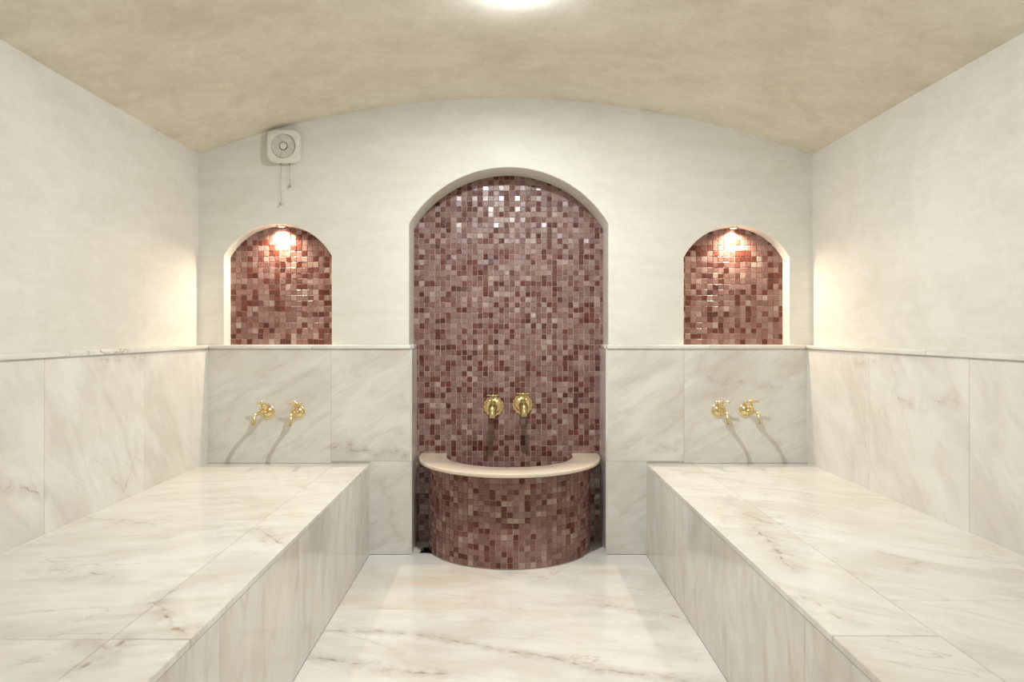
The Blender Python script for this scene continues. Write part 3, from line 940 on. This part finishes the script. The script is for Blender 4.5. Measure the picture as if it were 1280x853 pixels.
def basin_tap(px, z, label, yaw):
    y0 = RB - 0.0036
    root = empty('basin_tap', (px, y0, z - 0.052)); tag(root, label, 'tap', 'aged brass taps over the basin')
    O = Vector((px, y0, z)); L = root.location
    R = Matrix.Translation(O) @ Matrix.Rotation(yaw, 4, 'Z')
    X = lambda x, o_, zz: R @ Vector((x, -o_, zz))
    bm = bmesh.new()
    def scallop(a, r, h): return 1.0 + (0.12 * abs(math.cos(a * 7)) - 0.06) * max(0.0, (r - 0.02) / 0.03)
    lathe(bm, [(0, 0.0), (0.050, 0.0), (0.0525, 0.003), (0.050, 0.007), (0.044, 0.0075), (0.040, 0.006), (0.036, 0.009), (0.028, 0.013), (0.020, 0.014), (0.018, 0.019), (0, 0.019)], 72,
          Matrix.Translation(O) @ YUP, scallop)
    f_ = obj('rosette', bm, m_gilt, root, 35, loc=L); f_['label'] = 'gilt scalloped rosette'
    bm = bmesh.new()
    lathe(bm, [(0, 0.014), (0.012, 0.014), (0.012, 0.030), (0.017, 0.033), (0.017, 0.040), (0.013, 0.043), (0.016, 0.052), (0.021, 0.062), (0.0225, 0.072), (0.020, 0.083), (0.0155, 0.092), (0.0135, 0.097), (0, 0.097)],
          20, R @ YUP)
    obj('valve_body', bm, m_brass2, root, 45, loc=L)
    bm = bmesh.new()
    lathe(bm, [(0.0, 0.010), (0.014, 0.012), (0.014, 0.024), (0.0155, 0.025), (0.0155, 0.031), (0.010, 0.034), (0.007, 0.040), (0.0055, 0.043), (0.0055, 0.060), (0, 0.060)], 18,
          Matrix.Translation(X(0, 0.070, 0)))
    obj('bonnet', bm, m_brass2, root, 40, loc=L)
    bm = bmesh.new()
    hz = 0.0615
    pl = [(-0.033, .003), (-0.029, .0056), (-0.024, .0056), (-0.019, .0036), (-0.011, .0042), (-0.006, .0070), (0.0, .0078), (0.006, .0070), (0.011, .0042), (0.019, .0036), (0.024, .0056), (0.029, .0056), (0.033, .003)]
    tube(bm, [X(t, 0.070, hz + abs(t) * 0.08) for t, r_ in pl], [r_ for t, r_ in pl], 12)
    obj('handle', bm, m_brass2, root, 60, loc=L)
    bm = bmesh.new()
    pts = bez(X(0, 0.090, 0), X(0, 0.128, 0.010), X(0, 0.142, -0.004), X(0, 0.142, -0.044), 12)
    rad = [0.0135, 0.0140, 0.0155, 0.0180, 0.0200, 0.0205, 0.0195, 0.0175, 0.0155, 0.0150, 0.0180, 0.0190, 0.0180]
    tube(bm, pts, rad, 18)
    obj('spout', bm, m_brass2, root, 50, loc=L)
basin_tap((617 - 630) * RB / F, EYE - (508 - 415) * RB / F, 'aged brass tap above the basin, the lower one on the left', math.radians(-2))
basin_tap((653 - 630) * RB / F, EYE - (506 - 415) * RB / F, 'aged brass tap above the basin, the higher one on the right', math.radians(2))

# ------------------------------------------------------------------ extractor fan
def build_fan():
    yc = D
    cx, cz = (354 - 630) * 3.36 / F, EYE - (182.5 - 415) * 3.36 / F
    root = empty('extractor_fan', (cx, D, cz - 0.085)); tag(root, 'white square extractor fan with two pull cords, high on the back wall', 'fan')
    L = root.location
    hs = 0.082
    def sq(s, y, e=4.6, n=64):
        out = []
        for k in range(n):
            a = 2 * math.pi * k / n
            c, s_ = math.cos(a), math.sin(a)
            out.append(bm.verts.new((cx + s * math.copysign(abs(c) ** (2 / e), c), y, cz + s * math.copysign(abs(s_) ** (2 / e), s_))))
        return out
    def ci(r, y, n=64):
        return [bm.verts.new((cx + r * math.cos(2 * math.pi * k / n), y, cz + r * math.sin(2 * math.pi * k / n))) for k in range(n)]
    bm = bmesh.new()
    rings = [sq(hs * 0.90, D - 0.001), sq(hs * 0.90, D - 0.014), sq(hs * 0.99, D - 0.018), sq(hs, D - 0.030), sq(hs * 0.985, D - 0.040), sq(hs * 0.94, D - 0.046), ci(0.068, D - 0.049), ci(0.062, D - 0.047), ci(0.058, D - 0.034), ci(0.0575, D - 0.018)]
    for A, B in zip(rings[:-1], rings[1:]):
        for k in range(64): bm.faces.new((A[k], A[(k + 1) % 64], B[(k + 1) % 64], B[k]))
    bm.faces.new(rings[0]); bm.faces.new(rings[-1])
    obj('fan_housing', bm, m_plast, root, 40, loc=L)
    # four shutter leaves in the round mouth
    def leaf(a0, a1, r0=0.019, r1=0.0578, tilt=0.0):
        bm = bmesh.new(); n = 10
        f0, f1, b0, b1 = [], [], [], []
        for k in range(n + 1):
            a = math.radians(a0 + (a1 - a0) * k / n)
            for arr, r_, y_ in ((f0, r0, D - 0.038 - tilt), (f1, r1, D - 0.038 + tilt), (b0, r0, D - 0.034 - tilt), (b1, r1, D - 0.034 + tilt)):
                arr.append(bm.verts.new((cx + r_ * math.cos(a), y_, cz + r_ * math.sin(a))))
        for k in range(n):
            bm.faces.new((f0[k], f0[k + 1], f1[k + 1], f1[k])); bm.faces.new((b0[k], b1[k], b1[k + 1], b0[k + 1]))
            bm.faces.new((f1[k], f1[k + 1], b1[k + 1], b1[k])); bm.faces.new((f0[k], b0[k], b0[k + 1], f0[k + 1]))
        for k in (0, n): bm.faces.new((f0[k], f1[k], b1[k], b0[k]))
        obj('shutter_leaf', bm, m_plast2, root, 30, loc=L)
    for a0, a1 in ((-20, 118), (118, 252), (252, 340)): leaf(a0 + 0.8, a1 - 0.8)
    bm = bmesh.new()
    lathe(bm, [(0.0, 0.0), (0.0205, 0.0), (0.0205, 0.012), (0.0, 0.012)], 32, Matrix.Translation((cx, D - 0.028, cz)) @ YUP)
    r_ = obj('hub_ring', bm, m_black, root, 30, loc=L); r_['label'] = 'dark gap round the hub'
    bm = bmesh.new()
    lathe(bm, [(0.0, 0.0), (0.0172, 0.0), (0.0172, 0.018), (0.0155, 0.0205), (0.008, 0.0215), (0.0, 0.0218)], 32, Matrix.Translation((cx, D - 0.024, cz)) @ YUP)
    obj('hub', bm, m_plast, root, 40, loc=L)
    for px, pz in ((349.3, 253.5), (360.6, 231)):
        x = (px - 630) * 3.365 / F
        zt, zb = cz - hs + 0.004, EYE - (pz - 415) * 3.365 / F
        bm = bmesh.new()
        yy = D - 0.014
        pts = [Vector((x + 0.0015 * math.sin(k * 0.9), yy, zt + (zb - zt) * k / 10)) for k in range(11)]
        tube(bm, pts, [0.0011] * 11, 6)
        c_ = obj('pull_cord', bm, m_cord, root, 60, loc=L)
        bm = bmesh.new()
        lathe(bm, [(0, 0.010), (0.0022, 0.009), (0.003, 0.004), (0.0065, -0.006), (0.006, -0.0085), (0, -0.009)], 14, Matrix.Translation(pts[-1]))
        k_ = obj('cord_bell', bm, m_bell, c_, 50); k_.data.transform(Matrix.Translation(-L))
        bm = bmesh.new(); lathe(bm, [(0, -0.001), (0.003, -0.001), (0.003, 0.004), (0, 0.004)], 10, Matrix.Translation((x, yy, cz - hs - 0.0005)))
        e_ = obj('cord_eyelet', bm, m_black, c_, 50); e_.data.transform(Matrix.Translation(-L))
build_fan()

# ------------------------------------------------------------------ niche downlights
def niche_light(A, label, tilt):
    x = A['cx'] + 0.001; zt = A['zsp'] + A['rise']
    y = D + 0.050
    root = empty('niche_downlight', (x, y, zt - 0.010)); tag(root, label, 'downlight')
    L = root.location
    bm = bmesh.new()
    lathe(bm, [(0.017, -0.001), (0.026, -0.001), (0.027, -0.004), (0.024, -0.0075), (0.018, -0.0075), (0.0165, -0.004), (0.017, -0.001)], 32, Matrix.Translation((x, y, zt)))
    obj('trim_ring', bm, m_chrome, root, 40, loc=L)
    bm = bmesh.new()
    lathe(bm, [(0, -0.001), (0.0165, -0.001), (0.0165, -0.0045), (0, -0.0055)], 24, Matrix.Translation((x, y, zt)))
    obj('lamp_lens', bm, m_lens, root, 40, loc=L)
    ld = bpy.data.lights.new('spot_beam', 'SPOT')
    ld.energy = SPOT_WATT; ld.color = SPOT_COLOR; ld.spot_size = math.radians(150); ld.spot_blend = 0.9; ld.shadow_soft_size = 0.008
    lo = bpy.data.objects.new('spot_beam', ld)
    lo.location = Vector((x, y, zt - 0.010)) - L
    lo.rotation_euler = (math.radians(-tilt), 0, 0)
    link(lo, root)
niche_light(A_L, 'warm round downlight at the top of the left niche', 12)
niche_light(A_R, 'warm round downlight at the top of the right niche', 12)

# ------------------------------------------------------------------ ceiling lamp and added rear fill lamp
def ceiling_lamp(x, y, label, m, watt=0):
    zc = vault_z(x) - 0.004
    root = empty('ceiling_lamp', (x, y, zc - 0.04)); tag(root, label, 'lamp')
    L = root.location
    bm = bmesh.new()
    lathe(bm, [(0, 0.006), (0.072, 0.006), (0.072, -0.006), (0.066, -0.010), (0.058, -0.010), (0, -0.010)], 40, Matrix.Translation((x, y, zc)))
    obj('lamp_base', bm, m_plast, root, 40, loc=L)
    bm = bmesh.new()
    prof = [(0.050 * math.cos(math.radians(a)), -0.0105 - 0.034 * math.sin(math.radians(a))) for a in range(0, 90, 10)] + [(0, -0.0445)]
    lathe(bm, prof, 36, Matrix.Translation((x, y, zc)))
    obj('lamp_dome', bm, m, root, 60, loc=L)
    if watt:
        ld = bpy.data.lights.new('lamp_beam', 'AREA')
        ld.shape = 'DISK'; ld.size = 0.045
        ld.energy = watt; ld.color = LAMP_COLOR
        lo = bpy.data.objects.new('lamp_beam', ld); lo.location = Vector((x, y, zc - 0.047)) - L
        link(lo, root)
ceiling_lamp(0.045, 2.29, 'small bright dome lamp on the crown of the vault, at the top edge', m_dome, LAMP_WATT)
ceiling_lamp(0.03, -0.25, 'added unseen fill lamp on the crown of the vault behind the camera', m_fill_dome)  # this unseen lamp is added to lift the overall brightness
